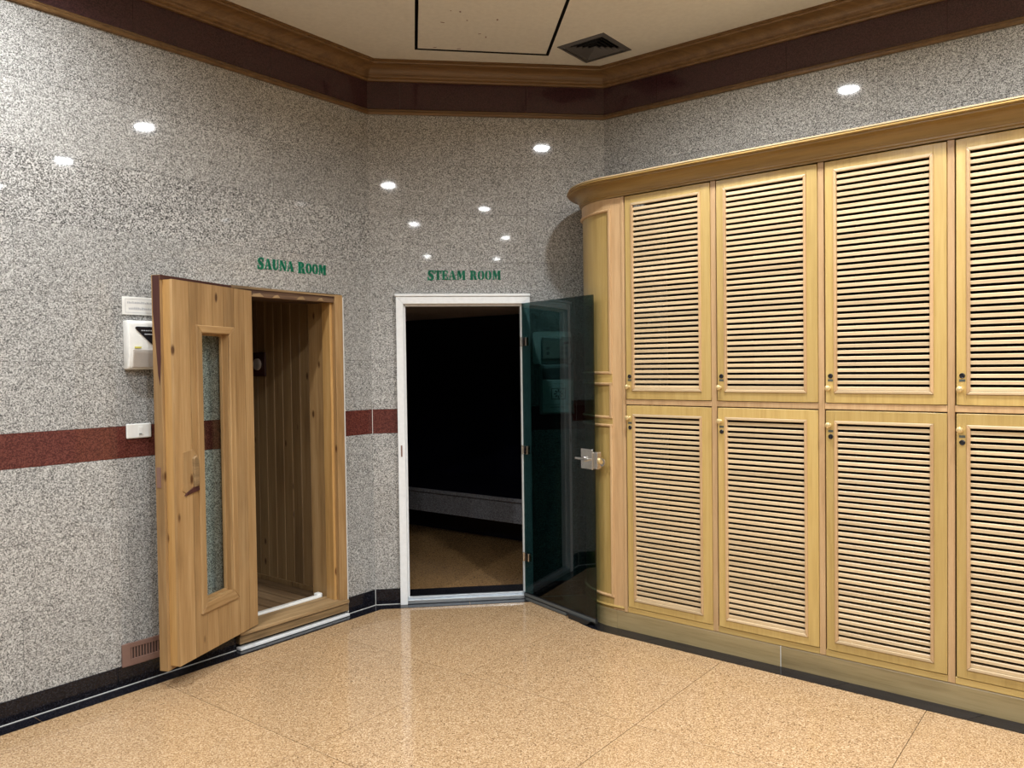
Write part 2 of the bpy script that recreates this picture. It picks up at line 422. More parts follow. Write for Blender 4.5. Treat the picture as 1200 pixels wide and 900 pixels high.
# ---- ceiling with a hatch opening and an air grille opening
HX0, HX1, HY0, HY1 = .055, .902, 4.25, 5.10      # hatch
VC, VS = (1.172, 4.962), .168                      # grille centre, half side (turned 45 degrees)
hatch_hole = [(HX0 + .0, HY0), (HX1 - .015, HY0), (HX1 + .005, HY1 + .01), (HX0 + .003, HY1 - .012)]
def rot45(c, h): return [(c[0], c[1] - h * 2 * S2), (c[0] + h * 2 * S2, c[1]), (c[0], c[1] + h * 2 * S2), (c[0] - h * 2 * S2, c[1])]
vent_hole = rot45(VC, VS - .022)
bm = bmesh.new()
def loop(pts, z):
    vs = [bm.verts.new((x, y, z)) for x, y in pts]
    return [bm.edges.new((vs[i], vs[(i + 1) % len(vs)])) for i in range(len(vs))]
ed = loop(ROOM, ZC) + loop(hatch_hole, ZC) + loop(vent_hole, ZC)
bmesh.ops.triangle_fill(bm, use_beauty=True, use_dissolve=False, edges=ed)
for hole, hgt in ((hatch_hole, .12), (vent_hole, .10)):
    n = len(hole)
    lo = [bm.verts.new((x, y, ZC)) for x, y in hole]; hi = [bm.verts.new((x, y, ZC + hgt)) for x, y in hole]
    for i in range(n): bm.faces.new((lo[i], lo[(i + 1) % n], hi[(i + 1) % n], hi[i])).material_index = 1
    bm.faces.new(hi).material_index = 1
bmesh.ops.recalc_face_normals(bm, faces=bm.faces)
me = bpy.data.meshes.new('ceiling'); bm.to_mesh(me); bm.free()
me.materials.append(MAT['ceil']); me.materials.append(MAT['void'])
tag(obj('ceiling', me, None), 'flat cream painted ceiling', 'ceiling', kind='structure')

# ---- mouldings swept round the room
def offset_poly(off):
    """room outline moved inwards by off, mitred"""
    out = []; n = len(ROOM)
    for i in range(n):
        p0, p, p1 = (Vector(ROOM[(i - 1) % n]), Vector(ROOM[i]), Vector(ROOM[(i + 1) % n]))
        d0, d1 = (p - p0).normalized(), (p1 - p).normalized()
        n0, n1 = Vector((-d0.y, d0.x)), Vector((-d1.y, d1.x))
        m = (n0 + n1).normalized(); k = off / max(.2, m.dot(n0))
        out.append(p + m * k)
    return out
def moulding(name, prof, mat, label, cat='moulding'):
    rings = [[None] * len(prof) for _ in ROOM]
    for k, (o_, z) in enumerate(prof):
        for i, q in enumerate(offset_poly(o_)): rings[i][k] = (q.x, q.y, z)
    return tag(obj(name, MB().sweep(rings, True, True), mat), label, cat, kind='structure')
cove = []
for k in range(9):
    a = PI / 2 * k / 8
    cove.append((.035 + .07 * (1 - math.cos(a)), 3.474 + .052 * math.sin(a)))
moulding('trim_1', [(0, 3.448), (.018, 3.448), (.024, 3.455), (.024, 3.464), (.032, 3.468)] + cove + [(.118, 3.527), (.122, 3.533), (.122, 3.54), (.132, 3.542), (.132, 3.5495), (0, 3.5495)],
         MAT['crown'], 'brown wooden crown moulding under the cream ceiling')
moulding('trim_2', [(0, 3.234), (.014, 3.234), (.02, 3.24), (.02, 3.25), (.013, 3.256), (.015, 3.262), (.01, 3.268), (0, 3.268)],
         MAT['crown'], 'slim brown wooden moulding below the dark maroon frieze')

# ---- black granite skirting, one tile after another
def skirting(name, M, spans, label):
    e = tag(empty(name, M), label, 'skirting', kind='structure')
    for a, b in spans:
        x = a
        while x < b - .01:
            x2 = min(x + .62, b)
            if b - x2 < .1: x2 = b
            obj('skirting_tile', MB().box(x + .001, x2 - .001, -.006, .0, .003, .105), MAT['black'], e, bevel=.0015, seg=1); x = x2
    for a, b in spans:
        obj('grout_line', MB().box(a, b, -.0085, 0, .0015, .0055), MAT['grout'], e)
    return e
skirting('baseboard_left', M_LEFT, [(-4.19, -1.05), (-.253, -.004)], 'black granite skirting along the sauna wall')
skirting('baseboard_back', M_BACK, [(.004, .162), (1.058, 1.40)], 'black granite skirting beside the steam room door')
obj('grout_line', MB().box(-.003, .003, -.007, -.001, .003, .105), MAT['grout'], bpy.data.objects['baseboard_back'])
obj('grout_line', MB().box(-.0015, .0015, -.0015, 0, 1.14, 1.30), MAT['grout'], bpy.data.objects['baseboard_back'])

# ================================================================== steam room behind the back wall
SP = [(-.23, 5.68), (-2.175, 7.625), (-.375, 9.425), (2.425, 6.625), (1.48, 5.68)]   # clockwise
def wall_seg(name, a, b, z1, mat, label):
    d = Vector((b[0] - a[0], b[1] - a[1], 0))
    M = Matrix.Translation((a[0], a[1], 0)) @ Matrix.Rotation(math.atan2(d.y, d.x), 4, 'Z')
    return tag(obj(name, MB().box(0, d.length, 0, .06, 0, z1), mat, None, M), label, 'wall', kind='structure')
ZS = 2.10
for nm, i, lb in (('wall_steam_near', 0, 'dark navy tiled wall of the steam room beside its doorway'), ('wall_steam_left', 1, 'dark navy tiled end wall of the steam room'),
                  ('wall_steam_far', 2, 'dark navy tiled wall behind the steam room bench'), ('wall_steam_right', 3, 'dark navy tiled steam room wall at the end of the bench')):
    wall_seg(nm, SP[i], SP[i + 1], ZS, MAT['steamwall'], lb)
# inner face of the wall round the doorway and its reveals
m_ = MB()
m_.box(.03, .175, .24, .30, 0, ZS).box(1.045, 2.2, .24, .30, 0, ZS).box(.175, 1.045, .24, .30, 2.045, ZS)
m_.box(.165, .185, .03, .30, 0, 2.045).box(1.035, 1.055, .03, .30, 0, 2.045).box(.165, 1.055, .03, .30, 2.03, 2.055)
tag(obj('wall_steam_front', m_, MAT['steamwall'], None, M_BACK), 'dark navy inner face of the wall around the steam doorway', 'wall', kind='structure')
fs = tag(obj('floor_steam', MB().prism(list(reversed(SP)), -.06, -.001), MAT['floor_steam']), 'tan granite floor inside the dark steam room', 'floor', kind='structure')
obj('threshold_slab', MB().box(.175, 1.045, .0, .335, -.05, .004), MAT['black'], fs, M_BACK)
cs = tag(obj('ceiling_steam', MB().prism(list(reversed(SP)), ZS, ZS + .05), MAT['joint']), 'dim brown panelled ceiling of the steam room', 'ceiling', kind='structure')
for i in range(4):
    for j in range(5):
        a0, a1, b0, b1 = 5.45 + .9 * i + .012, 5.45 + .9 * (i + 1) - .012, 4.4 + 1.15 * j + .012, 4.4 + 1.15 * (j + 1) - .012   # x+y, y-x
        q = [((a - b) / 2, (a + b) / 2) for a, b in ((a0, b0), (a1, b0), (a1, b1), (a0, b1))]
        if min(p[1] for p in q) < 5.7: continue
        obj('ceiling_panel', MB().prism(q, ZS - .006, ZS), MAT['steamceil'], cs)
bn = tag(empty('stone_bench', frame(.1712, 7.453, -45)), 'grey granite slab bench inside the dark steam room', 'bench')
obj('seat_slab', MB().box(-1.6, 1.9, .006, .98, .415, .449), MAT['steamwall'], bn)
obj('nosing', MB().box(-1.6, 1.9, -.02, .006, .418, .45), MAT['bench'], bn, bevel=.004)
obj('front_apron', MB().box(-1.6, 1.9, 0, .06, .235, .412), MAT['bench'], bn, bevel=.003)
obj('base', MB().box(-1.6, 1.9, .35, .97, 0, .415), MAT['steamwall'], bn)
# ---- white aluminium door frame
fr = tag(empty('trim_3', M_BACK @ T(.61, 0, 0)), 'white aluminium frame around the steam room doorway', 'door frame', kind='structure')
def mitre_v(x0, x1, z1a, z1b): return None
hw = .445; iw = .397
for sx in (-1, 1):
    poly = [(sx * hw, 0), (sx * iw, 0), (sx * iw, 1.992), (sx * hw, 2.04)]
    if sx > 0: poly.reverse()
    obj('jamb', MB().prism(poly, -.03, .04, 'y'), MAT['alu'], fr, bevel=.003)
    obj('stop_bead', MB().box(min(sx * .397, sx * .383), max(sx * .397, sx * .383), .0, .035, .045, 1.99), MAT['alu'], fr, bevel=.002)
obj('head', MB().prism([(-iw, 1.992), (iw, 1.992), (hw, 2.04), (-hw, 2.04)], -.03, .04, 'y'), MAT['alu'], fr, bevel=.003)
obj('drip_strip', MB().box(-.452, .447, -.038, .004, 2.041, 2.058), MAT['alu'], fr, bevel=.003)
obj('stop_bead', MB().box(-iw, iw, .0, .035, 1.978, 1.992), MAT['alu'], fr)
obj('bottom_track', MB().box(-iw, iw, -.028, .05, .004, .03).box(-iw, iw, .0, .022, .03, .045), MAT['silver'], fr, bevel=.002)
obj('strike_plate', MB().box(-.427, -.417, -.032, -.028, .985, 1.06), MAT['ventbrown'], fr)

# ---- tinted glass door, standing open
HP = Vector((XL + 1.002, DB - .036, 0)); FP = Vector((1.085, 4.70, 0))
dd = FP - HP; GW = dd.length
gd = tag(empty('door_2', Matrix.Translation(HP) @ Matrix.Rotation(math.atan2(dd.y, dd.x), 4, 'Z')), 'dark green tinted glass steam room door standing open', 'door', kind='structure')
# local: x along the leaf from the hinge, y to the left of it (towards the lockers)
obj('glass_pane', MB().box(0, GW, -.005, .005, .045, 1.992), MAT['tint'], gd)
obj('bottom_rail', MB().box(.0, GW, -.011, .011, .018, .05), MAT['rubber'], gd, bevel=.003)
obj('rail_strip', MB().box(.0, GW - .0, -.0145, -.011, .030, .046), MAT['darkgrey'], gd)
obj('sweep_seal', MB().box(.02, GW * .62, -.016, .016, .004, .02), MAT['darkgrey'], gd)
obj('floor_stop', MB().prism([(.50, .0), (.66, .0), (.70, .03), (.48, .03)], -.03, .03, 'y'), MAT['rubber'], gd)
for z in (.292, 1.012, 1.735):
    h = obj('hinge', MB().box(.006, .052, -.013, .013, z - .028, z + .028), MAT['chrome'], gd, bevel=.003)
    obj('hinge_pin', MB().lathe([(0, -.03), (.008, -.03), (.008, .03), (0, .03)], 12, 'z', (.0, -.013, z)), MAT['chrome'], h)
lk = obj('lock_plate', MB().box(GW - .115, GW - .004, -.017, -.0052, .945, 1.07).box(GW - .03, GW + .028, -.008, .03, .95, 1.055), MAT['chrome'], gd, bevel=.006)
obj('thumb_turn', MB().box(GW - .15, GW - .03, -.034, -.017, 1.000, 1.016).box(GW - .075, GW - .055, -.034, -.015, .992, 1.024), MAT['chrome'], lk, bevel=.004)
obj('lock_cylinder', MB().lathe([(0, .018), (.016, .018), (.018, .015), (.018, 0), (0, 0)], 16, 'x', (GW + .025, .012, 1.0)), MAT['brass'], lk)
obj('key_bow', MB().lathe([(.012, -.003), (.024, -.003), (.024, .003), (.012, .003), (.012, -.003)], 16, 'y', (GW + .052, .012, .995)), MAT['chrome'], lk)

# ================================================================== sauna behind the left wall
SD = 1.75                                              # how deep it goes
sx0, sx1 = -2.3, -.215                                  # local x range behind the left wall
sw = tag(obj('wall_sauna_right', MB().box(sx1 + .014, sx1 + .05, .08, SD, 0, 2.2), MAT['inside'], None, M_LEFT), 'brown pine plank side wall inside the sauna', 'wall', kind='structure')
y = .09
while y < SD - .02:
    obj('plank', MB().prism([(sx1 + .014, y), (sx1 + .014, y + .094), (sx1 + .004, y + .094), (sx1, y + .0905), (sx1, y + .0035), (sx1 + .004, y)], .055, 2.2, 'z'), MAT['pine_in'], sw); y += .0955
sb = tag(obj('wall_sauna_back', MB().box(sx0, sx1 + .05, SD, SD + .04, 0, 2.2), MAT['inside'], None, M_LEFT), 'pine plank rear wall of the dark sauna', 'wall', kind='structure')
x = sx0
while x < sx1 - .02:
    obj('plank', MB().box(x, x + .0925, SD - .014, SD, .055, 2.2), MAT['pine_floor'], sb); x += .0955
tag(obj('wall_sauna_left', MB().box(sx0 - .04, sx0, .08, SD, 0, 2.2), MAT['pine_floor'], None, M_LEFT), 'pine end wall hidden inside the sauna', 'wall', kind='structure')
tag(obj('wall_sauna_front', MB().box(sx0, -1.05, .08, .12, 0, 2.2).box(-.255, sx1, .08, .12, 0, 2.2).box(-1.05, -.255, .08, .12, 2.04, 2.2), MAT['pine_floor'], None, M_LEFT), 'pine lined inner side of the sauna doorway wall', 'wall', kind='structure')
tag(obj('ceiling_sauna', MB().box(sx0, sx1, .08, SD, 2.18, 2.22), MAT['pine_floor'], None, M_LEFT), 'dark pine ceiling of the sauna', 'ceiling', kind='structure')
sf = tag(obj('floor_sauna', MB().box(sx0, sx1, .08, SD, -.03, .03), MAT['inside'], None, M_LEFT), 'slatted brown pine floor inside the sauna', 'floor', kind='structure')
x = sx1 - .10
while x > sx0:
    obj('floor_slat', MB().box(x, x + .088, .16, SD - .02, .055, .085), MAT['pine_floor'], sf, bevel=.004, seg=1); x -= .098
obj('cove_batten', MB().box(sx1 - .012, sx1, .16, SD, .085, .115), MAT['pine_in'], sf)

# ---- wooden frame
sfm = tag(empty('trim_4', M_LEFT @ T(-.65, 0, 0)), 'honey pine frame and sill around the sauna doorway', 'door frame', kind='structure')
# local x: right jamb outer .392, left jamb outer -.395
obj('casing', MB().box(.335, .395, -.022, .06, .075, 2.035), MAT['pine'], sfm, bevel=.004)
obj('jamb', MB().box(.318, .345, .012, .09, .10, 1.99), MAT['pine_edge'], sfm, bevel=.003)
obj('inner_jamb', MB().box(.34, .40, .09, .255, .06, 2.02), MAT['pine'], sfm, bevel=.003)
obj('casing', MB().box(-.395, -.31, -.01, .06, .075, 2.035), MAT['pine'], sfm, bevel=.004)
obj('inner_jamb', MB().box(-.40, -.32, .06, .24, .06, 2.02), MAT['pine'], sfm, bevel=.003)
obj('head', MB().box(-.395, .335, -.012, .06, 1.985, 2.028), MAT['header'], sfm, bevel=.003)
obj('head_lining', MB().box(-.33, .34, .06, .25, 1.99, 2.03), MAT['header'], sfm)
hd = obj('head_capping', MB().prism([(-.395, 2.028), (-.2, 2.027), (.1, 2.024), (.395, 2.022), (.395, 2.034), (.05, 2.036), (-.2, 2.041), (-.395, 2.044)], -.02, .01, 'y'), MAT['pine_old'], sfm)
for xx, ww, hh in ((-.27, .09, .02), (-.12, .05, .016), (.05, .06, .02), (.2, .05, .018)):
    obj('splinter', MB().prism([(xx, 1.988), (xx + ww, 1.99), (xx + ww * .7, 1.99 + hh), (xx + ww * .25, 1.988 + hh * .8)], -.018, -.01, 'y'), MAT['pine_old'], sfm)
obj('caulk_line', MB().box(.3945, .4005, -.0235, .0, .02, 2.02), MAT['grout'], sfm)
obj('sill_top', MB().prism([(-.045, .086), (.12, .098), (.12, .118), (-.045, .108)], -.395, .39, 'x'), MAT['pine_old'], sfm, bevel=.004)
obj('sill_front', MB().box(-.395, .392, -.036, .03, .036, .083), MAT['pine_old'], sfm, bevel=.005)
obj('sill_strip', MB().box(-.395, .392, -.044, .0, .004, .019), MAT['alu'], sfm, bevel=.002)
obj('white_strip', MB().box(-.33, .31, .125, .162, .098, .128), MAT['white'], sfm, bevel=.006)
obj('strip_end', MB().box(.285, .325, .135, .18, .098, .138), MAT['white'], sfm, bevel=.008)

# ---- the sauna door leaf, swung wide open
HGE = Vector((-.885, 4.717, 0)); LA = math.radians(-112.68)
# local: x from hinge to the free edge, y towards the room (visible face at y=0), z up
Lx = Vector((math.cos(LA), math.sin(LA), 0)); Ly = Vector((-Lx.y, Lx.x, 0))
ML = Matrix((Lx, Ly, Vector((0, 0, 1)))).transposed().to_4x4(); ML.translation = HGE
sd = tag(empty('door_1', ML), 'honey pine sauna door with tall narrow window, swung open', 'door', kind='structure')
W0, W1, ZB, ZT = .0, .672, .118, 2.018
wx0, wx1, wz0, wz1 = .215, .475, .365, 1.775          # window cut
edges_x = [W0, .0785, .172, .2655, .359, .4525, .546, W1]
for a, b in zip(edges_x, edges_x[1:]):
    # one board of the lining, cut round the window
    segs = [(ZB, ZT)]
    a2, b2 = a + .0012, b - .0012
    parts = []
    if b2 <= wx0 or a2 >= wx1: parts = [(a2, b2, ZB, ZT)]
    else:
        if a2 < wx0: parts.append((a2, wx0, ZB, ZT))
        if b2 > wx1: parts.append((wx1, b2, ZB, ZT))
        c0, c1 = max(a2, wx0), min(b2, wx1)
        parts += [(c0, c1, ZB, wz0), (c0, c1, wz1, ZT)]
    m_ = MB()
    for q in parts: m_.box(q[0], q[1], -.014, 0, q[2], q[3])
    obj('board', m_, MAT['pine'], sd)
def ring(x0, x1, z0, z1, X0, X1, Z0, Z1, y0, y1):
    """rectangular ring: inner x0..z1, outer X0..Z1"""
    return MB().box(X0, x0, y0, y1, Z0, Z1).box(x1, X1, y0, y1, Z0, Z1).box(x0, x1, y0, y1, Z0, z0).box(x0, x1, y0, y1, z1, Z1)
obj('core', ring(wx0, wx1, wz0, wz1, W0, W1 - .002, ZB + .001, ZT - .001, -.056, -.0145), MAT['pine_edge'], sd)
obj('outer_slab', ring(wx0 - .085, wx1 + .02, wz0 - .03, wz1 + .03, W0 - .0, W1 + .016, ZB - .022, ZT + .022, -.104, -.0565), MAT['pine'], sd)
obj('edge_lip', MB().box(W0, W1 + .0158, -.0564, -.05, ZT + .0, ZT + .0215), MAT['lip'], sd)
obj('edge_stain', MB().prism([(-.098, ZT + .02), (-.098, 1.86), (-.085, 1.7), (-.075, 1.55), (-.066, 1.5), (-.0575, 1.62), (-.0575, ZT + .02)], W1 + .016, W1 + .0172, 'x'), MAT['lip'], sd)
# window beads, mitred
bo = dict(x0=.185, x1=.505, z0=.325, z1=1.803); bi = dict(x0=.232, x1=.462, z0=.378, z1=1.765)
def bead_piece(p):
    rings = []
    return MB().prism(p, -.01, .012, 'y')
o_, i_ = bo, bi
quads = [[(o_['x0'], o_['z0']), (o_['x1'], o_['z0']), (i_['x1'], i_['z0']), (i_['x0'], i_['z0'])],
         [(i_['x0'], i_['z1']), (i_['x1'], i_['z1']), (o_['x1'], o_['z1']), (o_['x0'], o_['z1'])],
         [(o_['x0'], o_['z0']), (i_['x0'], i_['z0']), (i_['x0'], i_['z1']), (o_['x0'], o_['z1'])],
         [(i_['x1'], i_['z0']), (o_['x1'], o_['z0']), (o_['x1'], o_['z1']), (i_['x1'], i_['z1'])]]
for k, q in enumerate(quads): obj('window_bead', bead_piece(q), MAT['pine_h'] if k < 2 else MAT['pine'], sd, bevel=.004)
obj('window_lining', ring(bi['x0'] + .002, bi['x1'] - .002, bi['z0'] + .002, bi['z1'] - .002, wx0, wx1, wz0, wz1, -.056, -.002), MAT['pine'], sd)
obj('window_pane', MB().box(bi['x0'], bi['x1'], -.050, -.045, bi['z0'] + .002, bi['z1'] - .002), MAT['clear'], sd)
obj('window_bead', ring(bi['x0'] + .012, bi['x1'] - .012, bi['z0'] + .012, bi['z1'] - .012, bi['x0'] + .0021, bi['x1'] - .0021, bi['z0'] + .0021, bi['z1'] - .0021, -.045, -.032), MAT['pine'], sd)
# where the handle was: a torn patch of wood, and the latch plate in the edge
hs = obj('handle_scar', MB().prism([(.505, .985), (.60, .96), (.625, .975), (.618, 1.165), (.545, 1.175), (.512, 1.14)], -.006, .004, 'y'), MAT['pine'], sd)
obj('torn_block', MB().prism([(.512, .995), (.548, .985), (.552, 1.13), (.53, 1.145), (.515, 1.12)], -.0, .016, 'y'), MAT['pine_old'], hs, bevel=.003)
obj('torn_block', MB().prism([(.5, .965), (.612, .95), (.6, .965), (.55, .985), (.51, .985)], -.0, .009, 'y'), MAT['lip'], hs)
obj('latch_plate', MB().box(W1 + .015, W1 + .019, -.096, -.072, 1.0, 1.10), MAT['ventbrown'], sd)
for z in (.35, 1.75):
    obj('hinge', MB().lathe([(0, -.05), (.011, -.05), (.011, .05), (0, .05)], 12, 'z', (-.008, -.05, z)), MAT['chrome'], sd)

# ================================================================== lockers
PITCH_L, DW = .5755, .545
NU = 6
zt, zm1, zm0, zl1, zl0, zr = 2.556, 1.369, 1.369, 1.339, .144, .112
def louvre_door(z0, z1, lz0, lz1, knob_z, lock_z, plate_z):
    """meshes of one door; x 0..DW, front face y=-.004"""
    ix0, ix1 = .047, .490
    out = {}
    g = .003
    out['door'] = ring(ix0, ix1, lz0, lz1, g * 2.2, DW - .001, z0 + g, z1 - g * 2, -.005, .018).mesh('door', .0016, 1)
    bx0, bx1, c0, c1 = ix0, ix1, lz0, lz1; k = .015
    qs = [[(bx0, c0), (bx1, c0), (bx1 - k, c0 + k), (bx0 + k, c0 + k)], [(bx0 + k, c1 - k), (bx1 - k, c1 - k), (bx1, c1), (bx0, c1)],
          [(bx0, c0), (bx0 + k, c0 + k), (bx0 + k, c1 - k), (bx0, c1)], [(bx1 - k, c0 + k), (bx1, c0), (bx1, c1), (bx1 - k, c1 - k)]]
    out['bead'] = [MB().prism(q, -.0115, .008, 'y').mesh('bead', .003, 2) for q in qs]
    n = int(round((lz1 - lz0 - .03) / .0292)); st = (lz1 - lz0 - .03) / n
    sx0_, sx1_ = bx0 + k - .003, bx1 - k + .003
    th = st * .565
    out['slat'] = MB().prism([(-.0035, 0), (.026, .002), (.026, .002 + th * .7), (-.0005, th), (-.0035, th - .003)], sx0_, sx1_, 'x').mesh('slat')
    out['slat_z'] = [lz0 + .015 + st * i + st * .05 for i in range(n)]
    out['knob'] = MB().lathe([(0, .034), (.006, .0335), (.0122, .031), (.0145, .025), (.0125, .019), (.007, .015), (.005, .011), (.0055, .004), (.009, .002), (.009, 0), (0, 0)], 18, '-y', (.024, -.005, knob_z)).mesh('knob', smooth=True)
    out['lock'] = MB().lathe([(0, .0015), (.0085, .0015), (.0095, .004), (.0115, .003), (.0122, 0), (0, 0)], 18, '-y', (.030, -.005, lock_z)).mesh('lock', smooth=True)
    out['plate'] = MB().box(.018, .042, -.0065, -.0045, plate_z - .005, plate_z + .005).mesh('plate')
    return out
UP = louvre_door(zm1, zt, 1.418, 2.508, 1.443, 1.503, 1.482)
LOW = louvre_door(zl0, zl1, .187, 1.284, 1.262, 1.205, 1.232)
for d_ in (UP, LOW):
    d_['door'].materials.append(MAT['locker'])
    for k, b in enumerate(d_['bead']): b.materials.append(MAT['slat'] if k < 2 else MAT['post'])
    d_['slat'].materials.append(MAT['slat']); d_['knob'].materials.append(MAT['brass']); d_['lock'].materials.append(MAT['blackp']); d_['plate'].materials.append(MAT['inkdark'])
mk = MB()
mk.box(DW, PITCH_L - .0005, -.0, .02, zr, zt)
face_post = mk.mesh('face_post', .003, 2); face_post.materials.append(MAT['post'])
rail_mesh = MB().box(0, DW, 0, .02, zl1, zm1).mesh('rail', .002, 1); rail_mesh.materials.append(MAT['post'])
rail2_mesh = MB().box(0, DW, 0, .02, zr, zl0).mesh('rail', .002, 1); rail2_mesh.materials.append(MAT['locker_h'])
carc = MB().box(0, PITCH_L - .0005, .50, .515, .113, 2.555).box(DW + .008, PITCH_L - .006, .02, .5, .113, 2.555).box(0, DW, .02, .5, zl1 + .008, zm1 - .008).box(0, DW, .02, .5, .113, .13).box(0, DW, .02, .5, 2.54, 2.555).mesh('carcass')
carc.materials.append(MAT['inside'])
S0 = .522
where = ['directly beside the rounded wooden end panel', 'second from the rounded end panel', 'third from the rounded end panel',
         'fourth from the rounded end panel', 'fifth from the rounded end panel', 'sixth from the rounded end panel']
for u in range(NU):
    un = empty('locker_unit', M_CAB @ T(S0 + u * PITCH_L, 0, 0))
    tag(un, 'yellow wooden locker with two louvred doors, ' + where[u], 'locker', 'louvred lockers along the wall')
    obj('carcass', carc, None, un); obj('face_post', face_post, None, un); obj('rail', rail_mesh, None, un); obj('rail', rail2_mesh, None, un)
    for d_, knob_lab in ((UP, 'u'), (LOW, 'l')):
        dr = obj('door', d_['door'], None, un)
        for b in d_['bead']: obj('bead', b, None, dr)
        for z in d_['slat_z']: obj('slat', d_['slat'], None, dr, T(0, 0, z))
        obj('knob', d_['knob'], None, dr)['label'] = 'small brass knob'
        obj('lock', d_['lock'], None, dr); obj('number_plate', d_['plate'], None, dr)
XE = S0 + NU * PITCH_L
# rounded end: shell, panels framed with beads
def arc_pts(off, s_end, n=20, a0=0.0, R=.4, s0=.43):
    pts = []
    for k in range(n + 1):
        a = a0 + (PI / 2 - a0) * k / n
        pts.append((s0 - (R + off) * math.cos(a), R - (R + off) * math.sin(a)))
    if s_end > s0: pts.append((s_end, -off))
    return pts
def arc_sweep(prof, s_end, a0=0.0, back=True, n=20):
    """prof: (offset outwards, z) closed; swept round the end and along the front"""
    per = []
    for o_, z in prof:
        pts = arc_pts(o_, s_end, n, a0)
        if back: pts = [(pts[0][0], .56)] + pts
        per.append([(x, y, z) for x, y in pts])
    rings = [[per[k][i] for k in range(len(prof))] for i in range(len(per[0]))]
    return MB().sweep(rings)
ep = tag(empty('locker_end_panel', M_CAB @ T(0, 0, 0)), 'rounded wooden end panel closing the row of louvred lockers', 'panel')
obj('shell', arc_sweep([(-.02, .112), (-.004, .112), (-.004, 2.556), (-.02, 2.556)], .428), MAT['locker'], ep, smooth=True)
obj('face_post', MB().box(.424, .5195, -.0, .02, .112, 2.556), MAT['post'], ep, bevel=.003)
obj('edge_strip', MB().box(.5, .519, -.006, .0, .112, 2.556), MAT['post'], ep, bevel=.003)
def bead_prof(z, h=.016, d=.010): return [(-.005, z - h / 2), (d * .5, z - h / 2), (d, z - h / 6), (d, z + h / 4), (d * .4, z + h / 2), (-.005, z + h / 2)]
for z in (2.487, 1.525, 1.459, 1.261, 1.212, .190): obj('bead', arc_sweep(bead_prof(z), .426, .35, False), MAT['post'], ep)
for z0, z1 in ((1.525, 2.487), (1.261, 1.459), (.190, 1.212)):
    obj('bead', MB().box(.412, .428, -.010, .002, z0 - .008, z1 + .008), MAT['post'], ep, bevel=.003)
obj('rail', arc_sweep([(-.004, 2.495), (.002, 2.495), (.002, 2.556), (-.004, 2.556)], .42), MAT['post'], ep, smooth=True)
obj('rail', arc_sweep([(-.004, 1.467), (.002, 1.467), (.002, 1.517), (-.004, 1.517)], .42), MAT['locker_h'], ep, smooth=True)
obj('rail', arc_sweep([(-.004, 1.22), (.002, 1.22), (.002, 1.253), (-.004, 1.253)], .42), MAT['locker_h'], ep, smooth=True)
obj('ledge', arc_sweep([(-.004, .125), (.006, .125), (.01, .132), (.006, .14), (-.004, .14)], .5), MAT['locker_h'], ep)
# cornice and plinth run through
cp = [(-.01, 2.5575), (.006, 2.5575), (.006, 2.566), (.014, 2.57), (.014, 2.578)]
for k in range(8):
    a = PI / 2 * k / 7
    cp.append((.018 + .058 * (1 - math.cos(a)), 2.58 + .052 * math.sin(a)))
cp += [(.082, 2.634), (.082, 2.641), (.092, 2.643), (.095, 2.647), (.08, 2.66), (-.05, 2.66), (-.05, 2.5575)]
cn = tag(obj('locker_cornice', arc_sweep(cp, XE, n=28).mesh('locker_cornice', smooth=True, ang=19), MAT['cornice'], None, M_CAB), 'brown moulded wooden cornice running along the top of the lockers', 'cornice')
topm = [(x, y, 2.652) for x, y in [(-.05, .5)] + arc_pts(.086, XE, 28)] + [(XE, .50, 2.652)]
obj('top_highlight_board', MB().prism([(q[0], q[1]) for q in topm], 2.6605, 2.667), MAT['slat'], cn)  # pale board laid over the cornice; its edge imitates the bright lit line
pl = tag(empty('locker_plinth', M_CAB), 'worn brown wooden plinth along the foot of the lockers', 'plinth')
pp = [(-.03, 0), (-.002, 0), (-.002, .104), (-.006, .111), (-.03, .111)]
obj('plinth_board', arc_sweep(pp, .445), MAT['plinth'], pl)
for a, b in ((.446, 1.4405), (1.4435, 2.6), (2.603, XE)):
    obj('plinth_board', MB().prism([(-q[0], q[1]) for q in reversed(pp)], a, b, 'x'), MAT['plinth'], pl)
obj('joint_filler', MB().box(1.4405, 1.4435, .0005, .02, .0, .11), MAT['grout'], pl)
obj('side_panel', MB().box(PITCH_L, PITCH_L + .02, .0, .52, .113, 2.555), MAT['locker'], un, bevel=.003)

# ================================================================== things on the walls
# ---- stencil lettering
def ell(cx, cz, rx, rz, a0, a1, n=12):
    return [(cx + rx * math.cos(math.radians(a0 + (a1 - a0) * k / n)), cz + rz * math.sin(math.radians(a0 + (a1 - a0) * k / n))) for k in range(n + 1)]
def R4(x0, x1, z0=0, z1=1): return [(x0, z0), (x1, z0), (x1, z1), (x0, z1)]
def serif_stem(x0, x1, s=.07, h=.1):
    return [[(x0 - s, 0), (x1 + s, 0), (x1 + s, h * .6), (x1, h), (x1, 1 - h), (x1 + s, 1 - h * .6), (x1 + s, 1), (x0 - s, 1), (x0 - s, 1 - h * .6), (x0, 1 - h), (x0, h), (x0 - s, h * .6)]]
def band(sp, wd):
    out = []; a = []; b = []
    for i, (x, z) in enumerate(sp):
        p0, p1 = sp[max(0, i - 1)], sp[min(len(sp) - 1, i + 1)]
        dx, dz = p1[0] - p0[0], p1[1] - p0[1]; l = math.hypot(dx, dz)
        a.append((x - dz / l * wd[i] / 2, z + dx / l * wd[i] / 2)); b.append((x + dz / l * wd[i] / 2, z - dx / l * wd[i] / 2))
    for i in range(len(sp) - 1): out.append([b[i], b[i + 1], a[i + 1], a[i]])
    return out
